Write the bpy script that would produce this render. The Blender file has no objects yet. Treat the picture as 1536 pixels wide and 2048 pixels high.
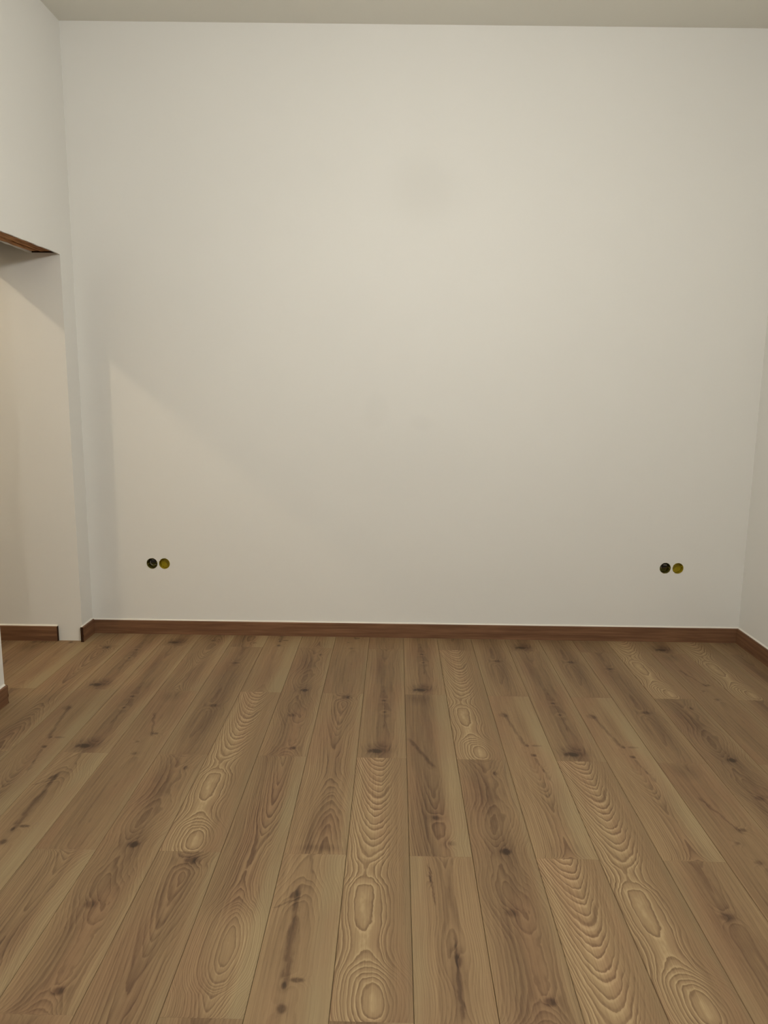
import bpy, bmesh, math, random
from mathutils import Matrix, Vector

S = bpy.context.scene
COL = S.collection
random.seed(7)

# ------------------------------------------------------------------ camera
CX, CY, CZ = 0.0229, -4.0807, 1.4121
PITCH, YAW, ROLL = 0.1661, -0.0144, 0.0109
FPX = 1479.0                                   # focal length in pixels of the 1536 px wide frame
fw = Vector((math.sin(YAW) * math.cos(PITCH), math.cos(YAW) * math.cos(PITCH), -math.sin(PITCH)))
rt = Vector((math.cos(YAW), -math.sin(YAW), 0))
up = rt.cross(fw)
r2 = rt * math.cos(ROLL) + up * math.sin(ROLL)
u2 = -rt * math.sin(ROLL) + up * math.cos(ROLL)
cam_d = bpy.data.cameras.new('camera')
cam_d.sensor_fit = 'HORIZONTAL'
cam_d.sensor_width = 36.0
cam_d.lens = FPX * 36.0 / 1536.0
cam_d.clip_start = 0.02
cam = bpy.data.objects.new('camera', cam_d)
COL.objects.link(cam)
M = Matrix.Identity(4)
for i in range(3):
    M[i][0], M[i][1], M[i][2] = r2[i], u2[i], -fw[i]
M[0][3], M[1][3], M[2][3] = CX, CY, CZ
cam.matrix_world = M
S.camera = cam

# ------------------------------------------------------------------ world, exposure
w = bpy.data.worlds.new('world')
S.world = w
w.use_nodes = True
w.node_tree.nodes['Background'].inputs[0].default_value = (0.02, 0.02, 0.02, 1)
S.view_settings.view_transform = 'Standard'
S.view_settings.look = 'None'
S.view_settings.gamma = 1.0
S.view_settings.use_curve_mapping = False
S.view_settings.exposure = 0.0

# lamp numbers used by the lamp builders below
MAIN_LAMP = (0.15, -2.45, 2.50)
MAIN_POWER = 73.0
MAIN_COL = (1.0, 0.985, 0.925)
REAR_FILL = (0.15, -6.4, 2.56)  # unseen lamp, added to lift the overall brightness of the room
REAR_FILL_POWER = 64.0
HALL_LAMP = (-3.28, -1.5, 3.02)
HALL_POWER = 31.0
HALL_COL = (1.0, 0.82, 0.58)

# ------------------------------------------------------------------ sizes of the place (metres)
XL, XR, H = -1.711, 1.992, 3.25               # left wall, right wall, ceiling
YR = -8.5                                      # rear wall, behind the camera
WT = 0.15                                      # wall thickness
YJ, YN, ZD = -0.147, -0.974, 2.070             # far jamb, near jamb, top of the doorway
XH = -3.9                                      # far side of the room beyond the doorway
BH, BT = 0.085, 0.015                          # skirting
PW, PL = 0.193, 1.21                           # floor plank
X0 = 0.0825                                    # seam number zero

def ceil_z(x): return 3.231 - 0.024*(x - XL)/(XR - XL)

# ------------------------------------------------------------------ helpers
def obj(name, bm, mat=None, parent=None, smooth=False, loc=None):
    me = bpy.data.meshes.new(name)
    bmesh.ops.recalc_face_normals(bm, faces=bm.faces)
    bm.to_mesh(me); bm.free()
    if smooth:
        for p in me.polygons: p.use_smooth = True
    if mat is not None: me.materials.append(mat)
    o = bpy.data.objects.new(name, me)
    COL.objects.link(o)
    if loc: o.location = loc
    if parent: o.parent = parent
    return o

def box(bm, x0, x1, y0, y1, z0, z1):
    v = [bm.verts.new(c) for c in ((x0,y0,z0),(x1,y0,z0),(x1,y1,z0),(x0,y1,z0),(x0,y0,z1),(x1,y0,z1),(x1,y1,z1),(x0,y1,z1))]
    for f in ((0,3,2,1),(4,5,6,7),(0,1,5,4),(1,2,6,5),(2,3,7,6),(3,0,4,7)):
        bm.faces.new([v[i] for i in f])

def boxes(*bs):
    bm = bmesh.new()
    for b in bs: box(bm, *b)
    return bm

def sweep(bm, prof, p0, p1, nrm):
    """Run a profile of (out, up) points from p0 to p1; 'nrm' is the outward direction in the plan."""
    a = []; b = []
    for o_, u_ in prof:
        a.append(bm.verts.new((p0[0] + nrm[0]*o_, p0[1] + nrm[1]*o_, u_)))
        b.append(bm.verts.new((p1[0] + nrm[0]*o_, p1[1] + nrm[1]*o_, u_)))
    n = len(prof)
    for i in range(n):
        j = (i+1) % n
        bm.faces.new((a[i], a[j], b[j], b[i]))
    bm.faces.new(a); bm.faces.new(list(reversed(b)))

def tag(o, label=None, cat=None, group=None, kind=None):
    if label: o['label'] = label
    if cat: o['category'] = cat
    if group: o['group'] = group
    if kind: o['kind'] = kind
    return o

def tube(bm, pts, r, n=8):
    pts = [Vector(p) for p in pts]
    rings = []
    for i, p in enumerate(pts):
        d = (pts[min(i+1, len(pts)-1)] - pts[max(i-1, 0)]).normalized()
        s = d.cross(Vector((0.31, 0.2, 0.93))).normalized(); t = d.cross(s)
        rings.append([bm.verts.new(p + r*(math.cos(k*2*math.pi/n)*s + math.sin(k*2*math.pi/n)*t)) for k in range(n)])
    for a, b in zip(rings, rings[1:]):
        for k in range(n):
            bm.faces.new((a[k], a[(k+1) % n], b[(k+1) % n], b[k]))
    bm.faces.new(rings[0]); bm.faces.new(list(reversed(rings[-1])))

def lathe(bm, prof, n=32, axis='z', closed=False):
    """Profile of (radius, height)."""
    rings = []
    for r, h in prof:
        ring = []
        for k in range(n):
            a = 2*math.pi*k/n
            if axis == 'z': c = (r*math.cos(a), r*math.sin(a), h)
            else: c = (r*math.cos(a), h, r*math.sin(a))
            ring.append(bm.verts.new(c))
        rings.append(ring)
    for a, b in zip(rings, rings[1:]):
        for k in range(n):
            bm.faces.new((a[k], a[(k+1) % n], b[(k+1) % n], b[k]))
    if closed:
        for k in range(n):
            bm.faces.new((rings[-1][k], rings[-1][(k+1) % n], rings[0][(k+1) % n], rings[0][k]))
    else:
        bm.faces.new(rings[0]); bm.faces.new(list(reversed(rings[-1])))

def lin(c):
    return tuple(((v/255)/12.92 if v/255 <= 0.04045 else ((v/255+0.055)/1.055)**2.4) for v in c) + (1.0,)

# ------------------------------------------------------------------ node helper
class NT:
    def __init__(self, name):
        self.m = bpy.data.materials.new(name); self.m.use_nodes = True
        self.t = self.m.node_tree
        self.p = self.t.nodes['Principled BSDF']
        self._o = None
    def n(self, kind, **kw):
        nd = self.t.nodes.new(kind)
        for k, v in kw.items(): setattr(nd, k, v)
        return nd
    def put(self, sock, v):
        if v is None: return
        if isinstance(v, bpy.types.NodeSocket): self.t.links.new(v, sock)
        else: sock.default_value = v
    def math(self, op, a, b=None, c=None, clamp=False):
        nd = self.n('ShaderNodeMath', operation=op, use_clamp=clamp)
        self.put(nd.inputs[0], a); self.put(nd.inputs[1], b); self.put(nd.inputs[2], c)
        return nd.outputs[0]
    def add(self, a, b): return self.math('ADD', a, b)
    def sub(self, a, b): return self.math('SUBTRACT', a, b)
    def mul(self, a, b): return self.math('MULTIPLY', a, b)
    def obj(self):
        if self._o is None: self._o = self.n('ShaderNodeTexCoord').outputs['Object']
        return self._o
    def xyz(self):
        s = self.n('ShaderNodeSeparateXYZ'); self.t.links.new(self.obj(), s.inputs[0]); return s.outputs
    def scaled(self, s, off=(0, 0, 0)):
        nd = self.n('ShaderNodeVectorMath', operation='MULTIPLY_ADD')
        self.t.links.new(self.obj(), nd.inputs[0]); nd.inputs[1].default_value = s; nd.inputs[2].default_value = off
        return nd.outputs[0]
    def noise(self, s, off=(0, 0, 0), detail=2.0, rough=0.5, dist=0.0, vec=None):
        nd = self.n('ShaderNodeTexNoise')
        self.t.links.new(vec or self.scaled(s, off), nd.inputs['Vector'])
        nd.inputs['Scale'].default_value = 1.0; nd.inputs['Detail'].default_value = detail
        nd.inputs['Roughness'].default_value = rough; nd.inputs['Distortion'].default_value = dist
        return nd.outputs['Fac']
    def curve(self, x, pts):
        """Smooth curve through (0..1, value) points; values may leave 0..1, they are scaled inside."""
        ys = [p[1] for p in pts]; lo = min(ys); hi = max(ys)
        if hi - lo < 1e-6: return self.math('MULTIPLY_ADD', x, 0.0, lo)
        nd = self.n('ShaderNodeFloatCurve')
        c = nd.mapping.curves[0]
        while len(c.points) < len(pts): c.points.new(0.5, 0.5)
        for p, q in zip(c.points, pts):
            p.location = (q[0], (q[1]-lo)/(hi-lo)); p.handle_type = 'AUTO'
        nd.mapping.update()
        self.t.links.new(x, nd.inputs['Value'])
        return self.math('MULTIPLY_ADD', nd.outputs[0], hi-lo, lo)
    def ramp(self, f, stops, interp='LINEAR'):
        nd = self.n('ShaderNodeValToRGB'); e = nd.color_ramp.elements
        nd.color_ramp.interpolation = interp
        while len(e) < len(stops): e.new(0.5)
        for el, (p, c) in zip(e, stops): el.position = p; el.color = c
        self.t.links.new(f, nd.inputs[0]); return nd.outputs[0]
    def smooth(self, x, lo, hi, a=0.0, b=1.0):
        nd = self.n('ShaderNodeMapRange', interpolation_type='SMOOTHSTEP')
        self.put(nd.inputs['Value'], x)
        for i, v in zip((1, 2, 3, 4), (lo, hi, a, b)): self.put(nd.inputs[i], v)
        return nd.outputs[0]
    def mix(self, f, a, b, blend='MIX'):
        nd = self.n('ShaderNodeMix', data_type='RGBA', blend_type=blend)
        self.put(nd.inputs[0], f); self.put(nd.inputs[6], a); self.put(nd.inputs[7], b)
        return nd.outputs[2]
    def bump(self, h, strength, dist):
        nd = self.n('ShaderNodeBump'); nd.inputs['Strength'].default_value = strength; nd.inputs['Distance'].default_value = dist
        self.t.links.new(h, nd.inputs['Height']); self.t.links.new(nd.outputs[0], self.p.inputs['Normal'])
    def done(self, col, rough=0.5, spec=0.5):
        self.put(self.p.inputs['Base Color'], col)
        self.put(self.p.inputs['Roughness'], rough)
        self.p.inputs['Specular IOR Level'].default_value = spec
        return self.m

def ellipse(m, u, t, k, wob):
    """0 in the middle of a spot, 1 on its rim."""
    du = m.math('DIVIDE', m.sub(u, k[0]), k[2]); dt = m.math('DIVIDE', m.sub(t, k[1]), k[3])
    d = m.math('SQRT', m.add(m.mul(du, du), m.mul(dt, dt)))
    return m.math('MULTIPLY_ADD', wob, 0.5, d)

# ------------------------------------------------------------------ materials
def paint(name, col, marks=(), rough=0.55, mottled=0.02):
    m = NT(name)
    big = m.noise((1.1, 1.1, 1.1), detail=3)
    f = m.math('MULTIPLY_ADD', m.sub(big, 0.5), mottled*2, 1.0)
    x, y, z = m.xyz()
    wob = m.sub(m.noise((9, 9, 9), detail=2), 0.5)
    for (mx, mz, rx, rz, amt) in marks:
        d = ellipse(m, x, z, (mx, mz, rx, rz), wob)
        f = m.sub(f, m.smooth(d, 0.45, 1.25, amt, 0.0))
    c = m.mix(1.0, col, m.n('ShaderNodeCombineColor').outputs[0], 'MULTIPLY')
    cc = c.node.inputs[7].links[0].from_node
    for i in range(3): m.t.links.new(f, cc.inputs[i])
    m.bump(m.noise((420, 420, 420), detail=2), 0.10, 0.001)
    return m.done(c, rough, 0.25)

WALL = (0.79, 0.78, 0.748, 1)
M_wall = paint('wall_paint', WALL)
M_wallback = paint('wall_paint_back', WALL, marks=((-0.086, 1.285, 0.075, 0.10, 0.022), (0.165, 1.225, 0.07, 0.045, 0.024), (0.02, 1.02, 0.5, 0.22, 0.012)))
M_ceil = paint('ceiling_paint', (0.74, 0.725, 0.655, 1))
M_caulk = paint('caulk', (0.80, 0.77, 0.70, 1), rough=0.45)
M_plaster = paint('raw_plaster', (0.62, 0.59, 0.53, 1), rough=0.9, mottled=0.15)

# oak laminate: one material per printed decor of the floor
TONES = [(0.0, lin((64, 47, 33))), (0.22, lin((106, 82, 59))), (0.45, lin((136, 110, 80))), (0.66, lin((156, 130, 96))), (0.85, lin((178, 153, 115))), (1.0, lin((194, 171, 132)))]
PALE = lin((150, 134, 101))
FLOOR_GAIN = 0.96

def oak(name, seed, tone, centre, g, rings, a=3.0, power=1.6, contrast=0.5, cmask=None, warp=0.10, fine=0.02,
        pale=None, knots=(), smudges=(), cracks=(), mott=0.16, tmask=None, tonet=None):
    m = NT(name)
    off = (seed*3.7, seed*5.3, seed*1.9)
    x, y, z = m.xyz()
    u = m.math('MULTIPLY_ADD', x, 1/PW, 0.5); t = m.mul(y, -1/PL)
    u = m.math('MINIMUM', m.math('MAXIMUM', u, 0.0), 1.0); t = m.math('MINIMUM', m.math('MAXIMUM', t, 0.0), 1.0)
    n1 = m.sub(m.noise((16, 4.0, 1), off, detail=2, rough=0.5), 0.5)
    n2 = m.sub(m.noise((55, 22, 1), off, detail=2, rough=0.55), 0.5)
    wob = m.sub(m.noise((60, 30, 1), off, detail=2), 0.5)
    # growth field: its contours are the grain lines
    F = m.add(m.mul(m.math('POWER', m.math('ABSOLUTE', m.sub(m.add(u, m.mul(n1, 0.10)), m.curve(t, centre))), power), a), m.curve(t, g))
    F = m.add(F, m.add(m.mul(n1, warp*2), m.mul(n2, fine*2)))
    kd = None
    for k in knots:
        d = ellipse(m, u, t, k, wob)
        F = m.add(F, m.math('MULTIPLY', m.math('EXPONENT', m.mul(m.mul(d, d), -0.30)), k[5] if len(k) > 5 else 0.18))
        dk = m.smooth(d, 0.35, 1.15, k[4]*0.80, 0.0)
        kd = dk if kd is None else m.math('MAXIMUM', kd, dk)
    FR = m.mul(F, rings)
    fv = m.n('ShaderNodeCombineXYZ'); m.t.links.new(m.mul(FR, 0.8), fv.inputs[0]); m.t.links.new(m.mul(t, 1.5), fv.inputs[1]); fv.inputs[2].default_value = seed*2.3
    FR = m.add(FR, m.mul(m.sub(m.noise(None, vec=fv.outputs[0], detail=1), 0.5), 1.5))
    fr = m.math('FRACT', FR)
    line = m.curve(fr, [(0, 0.45), (0.10, 0.85), (0.30, 0.62), (0.62, 0.40), (0.86, 0.0), (0.95, 0.02), (1.0, 0.45)])
    cm = m.curve(u, cmask or [(0, 1), (1, 1)])
    if tmask: cm = m.mul(cm, m.curve(t, tmask))
    patch = m.noise((14, 3.5, 1), (off[1], off[2], 0), detail=1)
    cm = m.mul(cm, m.math('MULTIPLY_ADD', patch, 1.3, 0.30))
    v = m.math('MULTIPLY_ADD', m.curve(u, tone), 0.95, 0.018)
    if tonet: v = m.add(v, m.curve(t, tonet))
    v = m.add(v, m.mul(m.sub(line, 0.42), m.mul(cm, contrast*0.72)))
    # broad streaks, fine fibres and pores along the board
    v = m.add(v, m.mul(m.sub(m.noise((22, 1.6, 1), (off[2], off[0], 0), detail=3, rough=0.55), 0.5), mott*2))
    fib = m.noise((240, 4.5, 1), off, detail=2, rough=0.6)
    v = m.add(v, m.mul(m.sub(fib, 0.5), 0.30))
    med = m.noise((105, 1.8, 1), (off[0]+2, off[2], 0), detail=2, rough=0.65)
    v = m.add(v, m.mul(m.sub(med, 0.5), 0.26))
    pore = m.noise((620, 26, 1), (off[1], off[0], 0), detail=1)
    v = m.sub(v, m.smooth(pore, 0.62, 0.75, 0.0, 0.10))
    for s in smudges:
        d = ellipse(m, u, t, s, m.mul(wob, 1.4))
        v = m.sub(v, m.smooth(d, 0.0, 1.5, s[4]*0.85, 0.0))
    for (u0, t0, u1, t1, wd, amt) in cracks:
        s = m.math('DIVIDE', m.sub(t, t0), t1-t0)
        ins = m.mul(m.smooth(s, -0.05, 0.12), m.smooth(s, 0.88, 1.05, 1.0, 0.0))
        cu = m.add(m.math('MULTIPLY_ADD', s, u1-u0, u0), m.add(m.mul(wob, 0.10), m.mul(n1, 0.10)))
        dd = m.math('ABSOLUTE', m.sub(u, cu))
        v = m.sub(v, m.mul(m.mul(m.smooth(dd, wd*0.2, wd*1.4, amt, 0.0), ins), m.math('MULTIPLY_ADD', patch, 1.2, 0.4)))
    if kd is not None: v = m.sub(v, kd)
    v = m.math('MAXIMUM', m.math('MINIMUM', v, 1.0), 0.0)
    c = m.ramp(v, TONES)
    pk = m.mul(m.curve(u, pale or [(0, 0.0), (0.86, 0.0), (0.95, 0.25), (1, 0.25)]), m.math('MULTIPLY_ADD', patch, 1.3, 0.05))
    c = m.mix(pk, c, PALE)
    pur = m.noise((9, 2.2, 1), (off[2]+4, off[1], 0), detail=1)
    c = m.mix(m.smooth(pur, 0.45, 0.68, 0.0, 0.5), c, m.mix(1.0, c, (0.97, 0.86, 0.88, 1), 'MULTIPLY'))
    c = m.mix(1.0, c, (FLOOR_GAIN, FLOOR_GAIN, FLOOR_GAIN, 1), 'MULTIPLY')
    oi = m.n('ShaderNodeObjectInfo').outputs['Random']
    hs = m.n('ShaderNodeHueSaturation'); hs.inputs['Saturation'].default_value = 1.0
    m.t.links.new(c, hs.inputs['Color']); m.t.links.new(m.math('MULTIPLY_ADD', oi, 0.12, 0.935), hs.inputs['Value'])
    m.bump(m.add(fib, m.mul(line, 0.5)), 0.05, 0.0006)
    return m.done(hs.outputs[0], m.math('MULTIPLY_ADD', fib, 0.12, 0.50), 0.28)

G = {}
A_tone = [(0, .56), (.12, .62), (.4, .62), (.62, .57), (.75, .49), (1, .47)]
G['cathedral'] = oak('oak_cathedral', 1, A_tone, [(0, .44), (.25, .46), (.45, .42), (.57, .34), (.8, .36), (.93, .50), (1, .52)],
    [(0, -.42), (.15, .02), (.35, .52), (.50, .90), (.565, 1.02), (.60, .95), (.63, .86), (.72, .855), (.80, .925), (.84, .87), (.95, .46), (1, .54)], 12.0, a=2.6, power=1.95, contrast=.62,
    cmask=[(0, .9), (.15, 1.1), (.6, 1), (.74, .45), (1, .30)], warp=.065, fine=.024, mott=.12)
G['arch'] = oak('oak_arch', 2, [(0, .50), (.25, .46), (.5, .40), (.75, .46), (1, .50)], [(0, .55), (.4, .5), (.7, .60), (1, .64)],
    [(0, 0), (.2, .22), (.40, .50), (.55, .56), (.66, .42), (.85, -.05), (1, -.28)], 11.0, a=2.4, contrast=.34, cmask=[(0, .8), (.3, 1.1), (.7, 1.1), (1, .7)], warp=.09,
    pale=[(0, .15), (.1, 0), (.85, 0), (.95, .4), (1, .4)], knots=[(.60, .035, .14, .020, .30, .30)], smudges=[(.62, .90, .26, .12, .14), (.55, .03, .3, .04, .12), (.60, .975, .40, .016, .16)])
G['ellipse'] = oak('oak_ellipse', 3, [(0, .48), (.3, .42), (.6, .45), (.85, .54), (1, .56)], [(0, .5), (.35, .60), (.6, .50), (.82, .56), (1, .5)],
    [(0, .40), (.3, .62), (.55, .90), (.66, .78), (.82, .25), (.95, .75), (1, .9)], 13.0, a=3.0, contrast=.46, cmask=[(0, .8), (.4, 1.1), (1, 1.1)], warp=.06,
    pale=[(0, .1), (.7, 0), (.86, .55), (1, .65)], tonet=[(0, -.03), (.66, -.03), (.78, .07), (.9, .07), (1, 0)])
G['cracked'] = oak('oak_cracked', 4, [(0, .48), (.25, .50), (.45, .47), (.7, .54), (1, .58)], [(0, .45), (.12, .38), (.3, .40), (1, .5)],
    [(0, .75), (.08, .60), (.2, .15), (.5, .0), (.8, .2), (1, -.1)], 8.0, a=2.6, contrast=.30, tmask=[(0, 1.2), (.2, 1), (.35, .4), (1, .5)], warp=.10, pale=[(0, .05), (.6, .1), (.82, .6), (1, .6)],
    knots=[(.30, .155, .10, .018, .24), (.56, .405, .11, .008, .42), (.40, .42, .04, .012, .36), (.42, .475, .08, .013, .44)],
    cracks=[(.34, .12, .42, .43, .05, .22), (.05, .20, .30, .17, .04, .20)], smudges=[(.36, .22, .18, .16, .10)])
G['darkcore'] = oak('oak_darkcore', 5, [(0, .48), (.15, .40), (.42, .36), (.60, .44), (.74, .60), (.9, .66), (1, .62)], [(0, .45), (.5, .46), (1, .52)],
    [(0, .6), (.4, .5), (.72, .70), (1, .95)], 9.0, a=2.4, contrast=.28, warp=.11, tmask=[(0, .4), (.6, .5), (.8, 1.2), (1, 1.2)], pale=[(0, 0), (.62, 0), (.78, .5), (1, .45)],
    knots=[(.48, .83, .08, .014, .26), (.70, .945, .08, .013, .34)], cracks=[(.04, .36, .55, .56, .05, .20)], smudges=[(.30, .04, .3, .05, .14), (.45, .78, .28, .2, .10)])
G['straight'] = oak('oak_straight', 6, [(0, .54), (.2, .53), (.45, .42), (.58, .42), (.8, .54), (1, .54)], [(0, .55), (1, .55)],
    [(0, .3), (.2, .5), (.32, .38), (.45, .55), (.6, .2), (.8, .5), (1, .2)], 11.0, a=3.3, contrast=.26, warp=.05, pale=[(0, .4), (.18, .3), (.3, 0), (1, .1)],
    cracks=[(.58, .28, .60, .50, .025, .20), (.30, .03, .32, .18, .02, .24)], knots=[(.60, .345, .05, .022, .26), (.31, .09, .03, .014, .20)], smudges=[(.56, .34, .2, .08, .10)])
G['wavy'] = oak('oak_wavy', 7, [(0, .50), (.2, .43), (.42, .36), (.6, .39), (.8, .46), (1, .50)], [(0, .5), (.2, .55), (.5, .42), (.8, .60), (1, .5)],
    [(0, .2), (.2, .62), (.33, .42), (.5, .70), (.66, .45), (.82, .72), (1, .4)], 9.0, a=2.3, contrast=.28, warp=.16, fine=.034,
    knots=[(.70, .085, .06, .014, .30), (.55, .475, .11, .016, .40, .12), (.42, .70, .10, .016, .24, .10), (.66, .945, .09, .013, .38, .12)],
    smudges=[(.45, .20, .3, .14, .12), (.50, .47, .3, .06, .10), (.4, .64, .3, .12, .08)])
G['knotchain'] = oak('oak_knotchain', 8, [(0, .52), (.3, .51), (.55, .49), (.75, .56), (1, .60)], [(0, .4), (.5, .48), (.8, .56), (1, .56)],
    [(0, .3), (.4, .1), (.62, .45), (.86, .85), (1, .6)], 11.0, a=3.0, contrast=.40, tmask=[(0, .2), (.5, .3), (.65, .8), (1, 1.1)], warp=.08,
    pale=[(0, .05), (.6, .05), (.8, .5), (1, .55)], knots=[(.52, .40, .05, .010, .30), (.58, .465, .07, .012, .44), (.72, .40, .14, .009, .32), (.70, .60, .05, .025, .24), (.66, .56, .03, .012, .22), (.24, .17, .14, .022, .18)],
    cracks=[(.22, .14, .50, .41, .045, .22), (.58, .48, .70, .58, .03, .16)], smudges=[(.62, .72, .24, .10, .14), (.5, .97, .3, .05, .10)])
G['smudged'] = oak('oak_smudged', 9, [(0, .52), (.2, .47), (.5, .39), (.75, .46), (1, .54)], [(0, .5), (1, .5)],
    [(0, .3), (.3, .42), (.6, .34), (1, .5)], 7.0, a=2.0, contrast=.18, warp=.12,
    knots=[(.50, .56, .07, .010, .22), (.52, .66, .05, .010, .20), (.36, .955, .18, .016, .34)], smudges=[(.46, .945, .34, .05, .24), (.5, .45, .25, .4, .08)], cracks=[(.50, .42, .52, .80, .02, .12)],
    pale=[(0, .2), (.15, .05), (.8, .05), (.95, .35), (1, .35)])
G['plain'] = oak('oak_plain', 10, [(0, .47), (.3, .46), (.6, .44), (.85, .50), (1, .54)], [(0, .5), (1, .6)],
    [(0, .3), (.4, .45), (.7, .3), (1, .4)], 7.0, a=2.2, contrast=.16, warp=.10, knots=[(.40, .42, .06, .008, .22), (.66, .36, .10, .010, .28), (.50, .50, .08, .010, .22)],
    cracks=[(.30, .20, .62, .38, .03, .18)], smudges=[(.42, .05, .3, .05, .14), (.3, .8, .3, .2, .08)])
G['brown'] = oak('oak_brown', 11, [(0, .50), (.25, .45), (.5, .39), (.75, .42), (1, .50)], [(0, .5), (1, .45)],
    [(0, .4), (.4, .5), (.8, .38), (1, .5)], 8.0, a=2.4, contrast=.20, warp=.12, knots=[(.55, .63, .14, .016, .26), (.45, .20, .12, .016, .20)],
    smudges=[(.5, .3, .25, .3, .10), (.5, .75, .3, .2, .08)], pale=[(0, .3), (.12, .15), (.3, 0), (1, .15)])
G['fan'] = oak('oak_fan', 12, [(0, .47), (.3, .42), (.55, .40), (.8, .50), (1, .54)], [(0, .62), (.5, .5), (1, .4)],
    [(0, 0), (.3, .5), (.5, .2), (.8, .75), (1, .4)], 12.0, a=2.6, contrast=.38, warp=.10, pale=[(0, .1), (.75, .1), (.9, .5), (1, .5)],
    knots=[(.45, .42, .08, .014, .28)], smudges=[(.5, .35, .3, .12, .12)])

def skirting_mat(name, axis):
    m = NT(name)
    s = (2.2, 2.2, 60) if axis else (60, 2.2, 2.2)
    n = m.noise((2.2, 2.2, 55), detail=3, rough=0.6, dist=0.3)
    f = m.noise((9, 9, 420), (3, 1, 2), detail=2)
    v = m.math('MULTIPLY_ADD', f, 0.35, m.mul(n, 0.75))
    c = m.ramp(v, [(0.28, lin((84, 57, 41))), (0.50, lin((112, 79, 57))), (0.72, lin((136, 100, 73)))])
    m.bump(f, 0.05, 0.0005)
    return m.done(c, 0.5, 0.3)
M_skirt = skirting_mat('skirting_wood', 0)
M_core = NT('fibreboard_core_void_shade'); M_core = M_core.done(lin((58, 38, 25)), 0.9, 0.1)  # sawn skirting ends; also the shade painted into the lintel void

def timber():
    m = NT('raw_timber')
    n = m.noise((60, 3.0, 60), detail=3, rough=0.6, dist=0.4)
    f = m.noise((260, 9, 260), (2, 0, 4), detail=2)
    c = m.ramp(m.math('MULTIPLY_ADD', f, 0.4, m.mul(n, 0.7)), [(0.36, lin((74, 48, 31))), (0.50, lin((150, 104, 68))), (0.66, lin((205, 156, 110)))])
    m.bump(n, 0.4, 0.004)
    return m.done(c, 0.85, 0.15)
M_timber = timber()

def plain(name, c, rough=0.5, spec=0.4, vary=0.2, scale=60):
    m = NT(name)
    n = m.noise((scale, scale, scale), detail=2)
    k = m.ramp(n, [(0.3, tuple(v*(1-vary) for v in c[:3]) + (1,)), (0.7, tuple(min(1, v*(1+vary)) for v in c[:3]) + (1,))])
    return m.done(k, rough, spec)
M_sub = plain('underlay', (0.02, 0.017, 0.014, 1), 0.9)
M_yellow = plain('yellow_plastic', (0.38, 0.285, 0.006, 1), 0.42, 0.4, 0.12)
M_olive = plain('dark_olive_plastic', (0.15, 0.125, 0.02, 1), 0.5, 0.3, 0.3)  # darker olive plastic for the wired boxes and one wire
M_dark = plain('dark_plastic', (0.018, 0.014, 0.011, 1), 0.6)
M_cable = plain('grey_cable', (0.36, 0.33, 0.27, 1), 0.5)
M_copper = plain('brown_wire', (0.10, 0.055, 0.03, 1), 0.5)
M_metal = plain('lamp_metal', (0.7, 0.7, 0.7, 1), 0.4)

def glow(name, col, strength):
    m = NT(name)
    m.p.inputs['Emission Color'].default_value = tuple(col) + (1,)
    m.p.inputs['Emission Strength'].default_value = strength
    return m.done((0.8, 0.8, 0.78, 1), 0.4)

# ------------------------------------------------------------------ floor: every plank a part
floor = obj('floor', boxes((XH, XR + WT, YR - WT, 0.15, -0.03, -0.0095)), M_sub)
tag(floor, kind='structure')

KINDS = list(G)
LAY = {   # (column, row): decor; even columns have their joints at -0.81, -2.02, odd ones at -0.205, -1.415
    (-4, 1): 'cathedral', (1, 1): 'cathedral', (-1, 2): 'cathedral', (3, 2): 'cathedral', (2, 2): 'cathedral', (6, 0): 'cathedral', (8, 0): 'cathedral',
    (-2, 1): 'arch', (-4, 2): 'arch', (-6, 1): 'plain', (-3, 2): 'ellipse', (-2, 2): 'cracked', (0, 1): 'darkcore', (0, 2): 'straight',
    (1, 2): 'wavy', (-5, 2): 'wavy', (6, 1): 'wavy', (-3, 1): 'wavy', (2, 1): 'knotchain', (4, 1): 'knotchain', (-8, 1): 'knotchain', (3, 1): 'smudged',
    (-1, 1): 'smudged', (0, 0): 'smudged', (5, 2): 'plain', (5, 1): 'brown', (-5, 1): 'brown', (-7, 1): 'smudged', (-7, 2): 'cracked',
    (4, 0): 'brown', (2, 0): 'brown', (-2, 0): 'plain', (-4, 0): 'cracked', (-6, 0): 'fan', (-8, 0): 'smudged', (-10, 0): 'cracked',
    (4, 2): 'brown', (7, 1): 'plain', (7, 2): 'brown', (8, 1): 'brown', (9, 1): 'smudged', (-6, 2): 'fan', (-9, 1): 'arch', (1, 0): 'brown',
    (3, 0): 'smudged', (-1, 0): 'plain', (-3, 0): 'knotchain', (-5, 0): 'darkcore', (5, 0): 'plain', (7, 0): 'smudged', (-11, 1): 'plain', (-10, 1): 'brown',
    (6, 2): 'plain', (-8, 2): 'plain', (-9, 2): 'arch', (1, 3): 'plain', (-1, 3): 'darkcore', (-3, 3): 'brown', (3, 3): 'plain', (-5, 3): 'plain', (5, 3): 'wavy',
}
plank_mesh = {}
GAP = 0.0005; BEV = 0.0011; BEVZ = 0.0012; TH = 0.008
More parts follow.
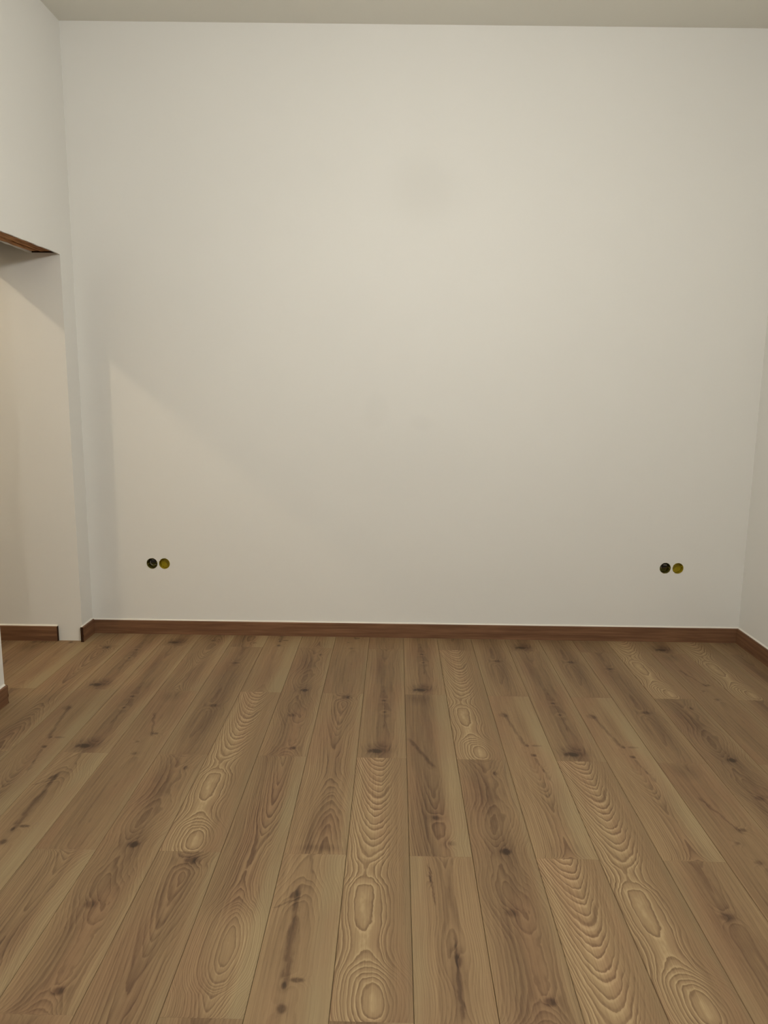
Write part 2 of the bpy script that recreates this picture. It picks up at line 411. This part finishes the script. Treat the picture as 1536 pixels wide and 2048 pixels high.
def plank(kind, x0, x1, y0, y1, ox, oy, flip=False):
    """A board from x0..x1, y0..y1; its origin is the middle of the far end of the whole, uncut board."""
    key = (kind, round(x0-ox, 4), round(x1-ox, 4), round(y0-oy, 4), round(y1-oy, 4))
    me = plank_mesh.get(key)
    if me is None:
        a, b, c, d = key[1]+GAP, key[2]-GAP, key[3]+0.0001, key[4]-0.0001
        bm = bmesh.new()
        prof = [(a, -TH), (a, -BEVZ), (a+BEV, 0), (b-BEV, 0), (b, -BEVZ), (b, -TH)]
        va = [bm.verts.new((px, d, pz)) for px, pz in prof]; vb = [bm.verts.new((px, c, pz)) for px, pz in prof]
        for i in range(5): bm.faces.new((va[i], vb[i], vb[i+1], va[i+1]))
        bm.faces.new((va[5], vb[5], vb[0], va[0])); bm.faces.new(va); bm.faces.new(list(reversed(vb)))
        bmesh.ops.recalc_face_normals(bm, faces=bm.faces)
        me = bpy.data.meshes.new('plank'); bm.to_mesh(me); bm.free()
        me.materials.append(G[kind]); plank_mesh[key] = me
    o = bpy.data.objects.new('plank', me); COL.objects.link(o)
    o.parent = floor; o.location = (ox, oy, 0)
    return o
rnd = random.Random(3)
for k in range(-21, 10):
    xa, xb = X0 + k*PW, X0 + (k+1)*PW
    xa2, xb2 = max(xa, XH), min(xb, XR - 0.004)
    if xb2 - xa2 < 0.01: continue
    ytop = -0.003 if xb2 > XL - WT else YJ - 0.003
    first = 0.40 if k % 2 == 0 else 1.005
    prev = None
    for r in range(0, 9):
        oy = first - r*PL
        y1, y0 = min(oy, ytop), max(oy - PL, YR)
        kind = LAY.get((k, r))
        if kind is None:
            kind = rnd.choice([q for q in KINDS if q != prev])
        prev = kind
        if y1 - y0 < 0.02: continue
        plank(kind, xa2, xb2, y0, y1, (xa+xb)/2, oy)

# ------------------------------------------------------------------ walls and ceilings
def back_wall():
    """Room face with four round holes cut for the wall boxes; the rest of the slab behind it."""
    bm = bmesh.new()
    cells = [(-1.353, 0.413), (-1.282, 0.413), (1.552, 0.428), (1.623, 0.428)]
    hw, R, N = 0.0355, 0.0312, 40
    rr = random.Random(11)
    def q(x0, x1, z0, z1): bm.faces.new([bm.verts.new(c) for c in ((x0, 0, z0), (x1, 0, z0), (x1, 0, z1), (x0, 0, z1))])
    xs = [XL - WT, cells[0][0]-hw, cells[1][0]+hw, cells[2][0]-hw, cells[3][0]+hw, XR + WT]
    q(xs[0], xs[1], 0, H); q(xs[2], xs[3], 0, H); q(xs[4], xs[5], 0, H)
    for i, (a, b) in enumerate(((1, 2), (3, 4))):
        zc = cells[i*2][1]
        q(xs[a], xs[b], 0, zc-hw); q(xs[a], xs[b], zc+hw, H)
    for (cx, cz) in cells:
        inn, out, deep = [], [], []
        for i in range(N):
            an = 2*math.pi*i/N
            c_, s_ = math.cos(an), math.sin(an)
            mx = max(abs(c_), abs(s_))
            out.append(bm.verts.new((cx + hw*c_/mx, 0, cz + hw*s_/mx)))
            r_ = R * (1 + rr.uniform(-0.02, 0.025))
            inn.append(bm.verts.new((cx + r_*c_, 0, cz + r_*s_)))
            deep.append(bm.verts.new((cx + R*c_, 0.055, cz + R*s_)))
        for i in range(N):
            j = (i+1) % N
            bm.faces.new((out[i], out[j], inn[j], inn[i])); bm.faces.new((inn[i], inn[j], deep[j], deep[i]))
        bm.faces.new(deep)
    # sides and back of the slab
    a = [bm.verts.new(c) for c in ((xs[0], 0, 0), (xs[5], 0, 0), (xs[5], 0, H), (xs[0], 0, H))]
    b = [bm.verts.new((v.co.x, WT, v.co.z)) for v in a]
    for i in range(4): bm.faces.new((a[i], a[(i+1) % 4], b[(i+1) % 4], b[i]))
    bm.faces.new(b)
    me = bpy.data.meshes.new('wall_back'); bm.to_mesh(me); bm.free()
    me.materials.append(M_wallback)
    o = bpy.data.objects.new('wall_back', me); COL.objects.link(o)
    return tag(o, kind='structure')
back_wall()

def left_wall():
    """One slab with the doorway cut out of it; the head of the doorway is left open for the timber boards."""
    zt = ZD + 0.045
    pts = [(0, 0), (0, H), (YR, H), (YR, 0), (YN, 0), (YN, zt), (YJ, zt), (YJ, 0)]
    bm = bmesh.new()
    a = [bm.verts.new((XL, y, z)) for y, z in pts]; b = [bm.verts.new((XL - WT, y, z)) for y, z in pts]
    n = len(pts)
    bm.faces.new(a); bm.faces.new(list(reversed(b)))
    for i in range(n): bm.faces.new((a[i], a[(i+1) % n], b[(i+1) % n], b[i]))
    # plaster skins that hang down over both faces of the timber head
    rr = random.Random(5)
    for x0, x1, dz in ((XL - 0.010, XL, 0.0), (XL - WT, XL - WT + 0.006, 0.004)):
        m_ = 26; pa = []; pb = []
        for i in range(m_+1):
            y = YJ + (YN - YJ)*i/m_
            zz = ZD + dz + (rr.uniform(0, 0.003) if 0 < i < m_ else 0)
            pa.append((bm.verts.new((x0, y, zz)), bm.verts.new((x1, y, zz)))); pb.append((bm.verts.new((x0, y, zt)), bm.verts.new((x1, y, zt))))
        for i in range(m_):
            bm.faces.new((pa[i][0], pa[i+1][0], pa[i+1][1], pa[i][1]))
            bm.faces.new((pa[i][0], pb[i][0], pb[i+1][0], pa[i+1][0])); bm.faces.new((pa[i][1], pa[i+1][1], pb[i+1][1], pb[i][1]))
    return tag(obj('wall_left', bm, M_wall), kind='structure')
left_wall()
tag(obj('wall_right', boxes((XR, XR + WT, YR, 0, 0, H)), M_wall), kind='structure')
tag(obj('wall_rear', boxes((XH, XR + WT, YR - WT, YR, 0, H)), M_wall), kind='structure')
tag(obj('wall_hall_back', boxes((XH, XL - WT, YJ, 0.0, 0, H)), M_wall), kind='structure')
tag(obj('wall_hall_left', boxes((XH - WT, XH, YR, 0, 0, H)), M_wall), kind='structure')
ce = obj('ceiling', boxes((XH - WT, XR + WT, YR - WT, WT, H, H + 0.12)), M_ceil)
for v in ce.data.vertices:                      # the ceiling sags a little towards the right wall
    if v.co.z < H + 0.05: v.co.z = ceil_z(v.co.x)
tag(ce, kind='structure')
tag(obj('shadow_beam', boxes((-2.15, -2.08, -3.2, YJ, 2.06, H)), M_wall), kind='structure')      # unseen beam added beyond the doorway to cast the diagonal shadow

# ------------------------------------------------------------------ skirting boards with their bead of caulk
PROF = [(0, 0), (BT, 0), (BT, BH - 0.004), (BT - 0.001, BH - 0.0015), (BT - 0.003, BH), (0, BH)]
def skirting(name, p0, p1, nrm, cut=()):
    bm = bmesh.new(); sweep(bm, PROF, p0, p1, nrm)
    o = tag(obj(name, bm, M_skirt), kind='structure')
    bm = bmesh.new()
    sweep(bm, [(0, BH), (0.0075, BH), (0.005, BH + 0.0022), (0.002, BH + 0.005), (0, BH + 0.0062)], p0, p1, nrm)
    obj('caulk_bead', bm, M_caulk, o)
    for (p, d) in cut:           # the raw sawn end, a ragged dark cap
        bm = bmesh.new()
        q = (p[0] + d[0]*0.0022, p[1] + d[1]*0.0022)
        sweep(bm, [(0, 0.0), (BT+0.0005, 0.0), (BT-0.002, 0.02), (BT+0.0012, 0.035), (BT-0.001, 0.05), (BT+0.0005, BH - 0.004), (BT - 0.003, BH), (0, BH)], p, q, nrm)
        obj('cut_end', bm, M_core, o)
    return o
e = 0.0
bb = skirting('baseboard_back', (XL, 0), (XR, 0), (0, -1))
for ob in [bb] + [c for c in COL.objects if c.parent == bb]:      # the board is a shade lower at its left end
    for v in ob.data.vertices: v.co.z *= (0.0790 + 0.0050*(v.co.x - XL)/(XR - XL))/BH
skirting('baseboard_right', (XR, YR), (XR, -BT), (-1, 0))
skirting('baseboard_left', (XL, YR), (XL, YN - 0.004), (1, 0), cut=[((XL, YN - 0.004), (0, 1))])
skirting('baseboard_corner', (XL, -0.168), (XL, -BT), (1, 0), cut=[((XL, -0.168), (0, -1))])
skirting('baseboard_hall', (XH, YJ), (-1.846, YJ), (0, -1), cut=[((-1.846, YJ), (1, 0))])
skirting('baseboard_rear', (XL, YR), (XR, YR), (0, 1))

# ------------------------------------------------------------------ timber head of the doorway
head = bpy.data.objects.new('lintel', None); COL.objects.link(head)
head.location = ((2*XL - WT)/2, (YJ + YN)/2, ZD + 0.02)
tag(head, 'bare rough timber lintel under the head of the doorway in the left wall', 'lintel')
def board(x0, x1, z0, ya, yb, seed):
    rr = random.Random(seed); bm = bmesh.new(); n = 14; A = []; B = []
    hl = head.location
    for i in range(n+1):
        y = ya + (yb-ya)*i/n
        j0, j1 = rr.uniform(-0.004, 0.004), rr.uniform(-0.004, 0.004)
        zz = z0 + rr.uniform(-0.002, 0.003)
        row = [(x0+j0, y, zz), (x1+j1, y, zz + rr.uniform(-0.002, 0.002)), (x1+j1, y, ZD+0.044), (x0+j0, y, ZD+0.044)]
        A.append([bm.verts.new(Vector(c) - hl) for c in row])
    for a, b in zip(A, A[1:]):
        for k in range(4): bm.faces.new((a[k], a[(k+1) % 4], b[(k+1) % 4], b[k]))
    bm.faces.new(A[0]); bm.faces.new(list(reversed(A[-1])))
    return obj('board', bm, M_timber, head)
tag(obj('void_shade_plates', boxes((-0.069, 0.0645, -(YJ-YN)/2 + 0.002, (YJ-YN)/2 - 0.002, 0.0195, 0.0245), (-0.069, 0.0645, (YJ-YN)/2 - 0.004, (YJ-YN)/2 - 0.0005, -0.0115, 0.0195)), M_core, head))  # dark plates added so the void around the boards looks shaded
board(XL - 0.040, XL - 0.012, ZD + 0.018, YN + 0.004, YJ - 0.035, 1)
board(XL - 0.100, XL - 0.046, ZD + 0.012, YN + 0.004, YJ - 0.006, 2)
board(XL - 0.143, XL - 0.108, ZD + 0.010, YN + 0.004, YJ - 0.020, 3)

# ------------------------------------------------------------------ wall boxes: four open electrical boxes, in two pairs
def wall_box(x, z, label, wired, rot=0.0):
    root = bpy.data.objects.new('wall_box', None); COL.objects.link(root)
    root.location = (x, 0.0, z)
    tag(root, label, 'wall box', 'open electrical boxes in the back wall')
    R = 0.0290
    bm = bmesh.new()
    lathe(bm, [(R, 0.001), (R+0.0008, 0.0), (R+0.0014, 0.002), (R+0.0014, 0.052), (R, 0.052), (R, 0.0015)], 40, 'y', closed=True)
    obj('cup', bm, M_olive if wired else M_yellow, root, smooth=True)
    bm = bmesh.new(); lathe(bm, [(R-0.0002, 0.046 if wired else 0.030), (R-0.0002, 0.050), (0.002, 0.0502)], 40, 'y')
    obj('back', bm, M_olive if wired else M_yellow, root)
    for s in (-1, 1):            # screw bosses on the inner wall
        bm = bmesh.new(); lathe(bm, [(0.0032, 0.004), (0.0032, 0.043)], 12, 'y')
        for v in bm.verts: v.co += Vector((s*0.0262*math.cos(rot), 0, s*0.0262*math.sin(rot)))
        b = obj('screw_boss', bm, M_olive if wired else M_yellow, root)
    # knock-out slot in the rim, towards the neighbour
    bm = boxes((-0.004, 0.004, 0.0004, 0.004, R - 0.0015, R + 0.0005))
    obj('rim_tab', bm, M_dark, root)
    return root
def wires(root, loop):
    bm = bmesh.new()
    if loop:
        pts = [(0.008 + 0.0*i, 0.04, 0) for i in range(0)]
        pts = [(-0.002 + 0.013*math.cos(a), 0.014 + 0.006*math.sin(a*0.7), 0.004 + 0.0145*math.sin(a)) for a in [math.radians(d) for d in range(50, 300, 14)]]
        tube(bm, pts, 0.0017); obj('cable', bm, M_cable, root, smooth=True)
        bm = bmesh.new(); tube(bm, [(-0.004, 0.012, 0.018), (0.006, 0.010, 0.020), (0.017, 0.014, 0.0185)], 0.0013); obj('wire', bm, M_cable, root, smooth=True)
        bm = bmesh.new(); tube(bm, [(0.010, 0.012, -0.009), (0.018, 0.011, -0.008), (0.023, 0.016, -0.0095)], 0.0011); obj('wire', bm, M_cable, root, smooth=True)
    else:
        bm = bmesh.new(); tube(bm, [(-0.008, 0.013, 0.0165), (0.001, 0.010, 0.0172), (0.013, 0.013, 0.0160)], 0.0022); obj('cable', bm, M_cable, root, smooth=True)
        bm = bmesh.new(); tube(bm, [(-0.012, 0.014, -0.001), (0.0, 0.011, 0.000), (0.015, 0.015, -0.002)], 0.0014); obj('wire', bm, M_copper, root, smooth=True)
        bm = bmesh.new(); tube(bm, [(-0.017, 0.016, 0.010), (-0.019, 0.013, 0.003), (-0.016, 0.016, -0.006)], 0.0012); obj('wire', bm, M_cable, root, smooth=True)
    bm = boxes((-0.015, 0.019, 0.018, 0.028, 0.001, 0.020) if loop else (-0.013, 0.016, 0.017, 0.028, 0.002, 0.021))
    bmesh.ops.bevel(bm, geom=bm.edges[:], offset=0.002, segments=2, affect='EDGES')
    obj('terminal_block', bm, M_dark, root)
    bm = bmesh.new(); tube(bm, [(0.005, 0.02, -0.006), (0.008, 0.012, -0.015), (0.002, 0.014, -0.021)], 0.002); obj('wire', bm, M_olive, root, smooth=True)
b1 = wall_box(-1.353, 0.413, 'dark round wall box with curled grey cable, left of the pair near the doorway', True, 0.2); wires(b1, True)
wall_box(-1.282, 0.413, 'empty yellow round wall box, right of the pair near the doorway', False, 0.9)
b2 = wall_box(1.552, 0.428, 'dark round wall box with short cable ends, left of the pair near the right wall', True, 0.0); wires(b2, False)
wall_box(1.623, 0.428, 'empty yellow round wall box, right of the pair near the right wall', False, 0.4)

# ------------------------------------------------------------------ lamps (above and behind the view; the rear one is an added fill): bare bulbs on a flex
def pendant(loc, power, col, size, label):
    root = bpy.data.objects.new('pendant_lamp', None); COL.objects.link(root); root.location = loc
    tag(root, label, 'lamp')
    x, y, z = loc; hc = ceil_z(x)
    bm = bmesh.new(); lathe(bm, [(0.045, hc - z - 0.022), (0.05, hc - z - 0.01), (0.05, hc - z)], 24); obj('ceiling_rose', bm, M_metal, root)
    bm = bmesh.new(); tube(bm, [(0, 0, 0.085), (0, 0, hc - z - 0.02)], 0.003); obj('flex', bm, M_dark, root)
    bm = bmesh.new(); lathe(bm, [(0.012, 0.092), (0.018, 0.088), (0.018, 0.05), (0.015, 0.046)], 20); obj('holder', bm, M_metal, root)
    bm = bmesh.new()
    prof = [(0.013, 0.046), (0.016, 0.036)] + [(size*math.sin(a), -size*0.35 + size*math.cos(a)) for a in [math.radians(d) for d in range(35, 176, 14)]]
    lathe(bm, prof, 24); b = obj('bulb', bm, glow('bulb_glow', col, 1.0), root, smooth=True)
    area = 4*math.pi*size*size
    b.data.materials[0].node_tree.nodes['Principled BSDF'].inputs['Emission Strength'].default_value = power/(math.pi*area)
pendant(MAIN_LAMP, MAIN_POWER, MAIN_COL, 0.10, 'white globe pendant lamp in the middle of the room')
pendant(REAR_FILL, REAR_FILL_POWER, MAIN_COL, 0.10, 'unseen fill lamp added at the rear to brighten the room')
pendant(HALL_LAMP, HALL_POWER, HALL_COL, 0.024, 'warm bare pendant bulb in the room beyond the doorway')
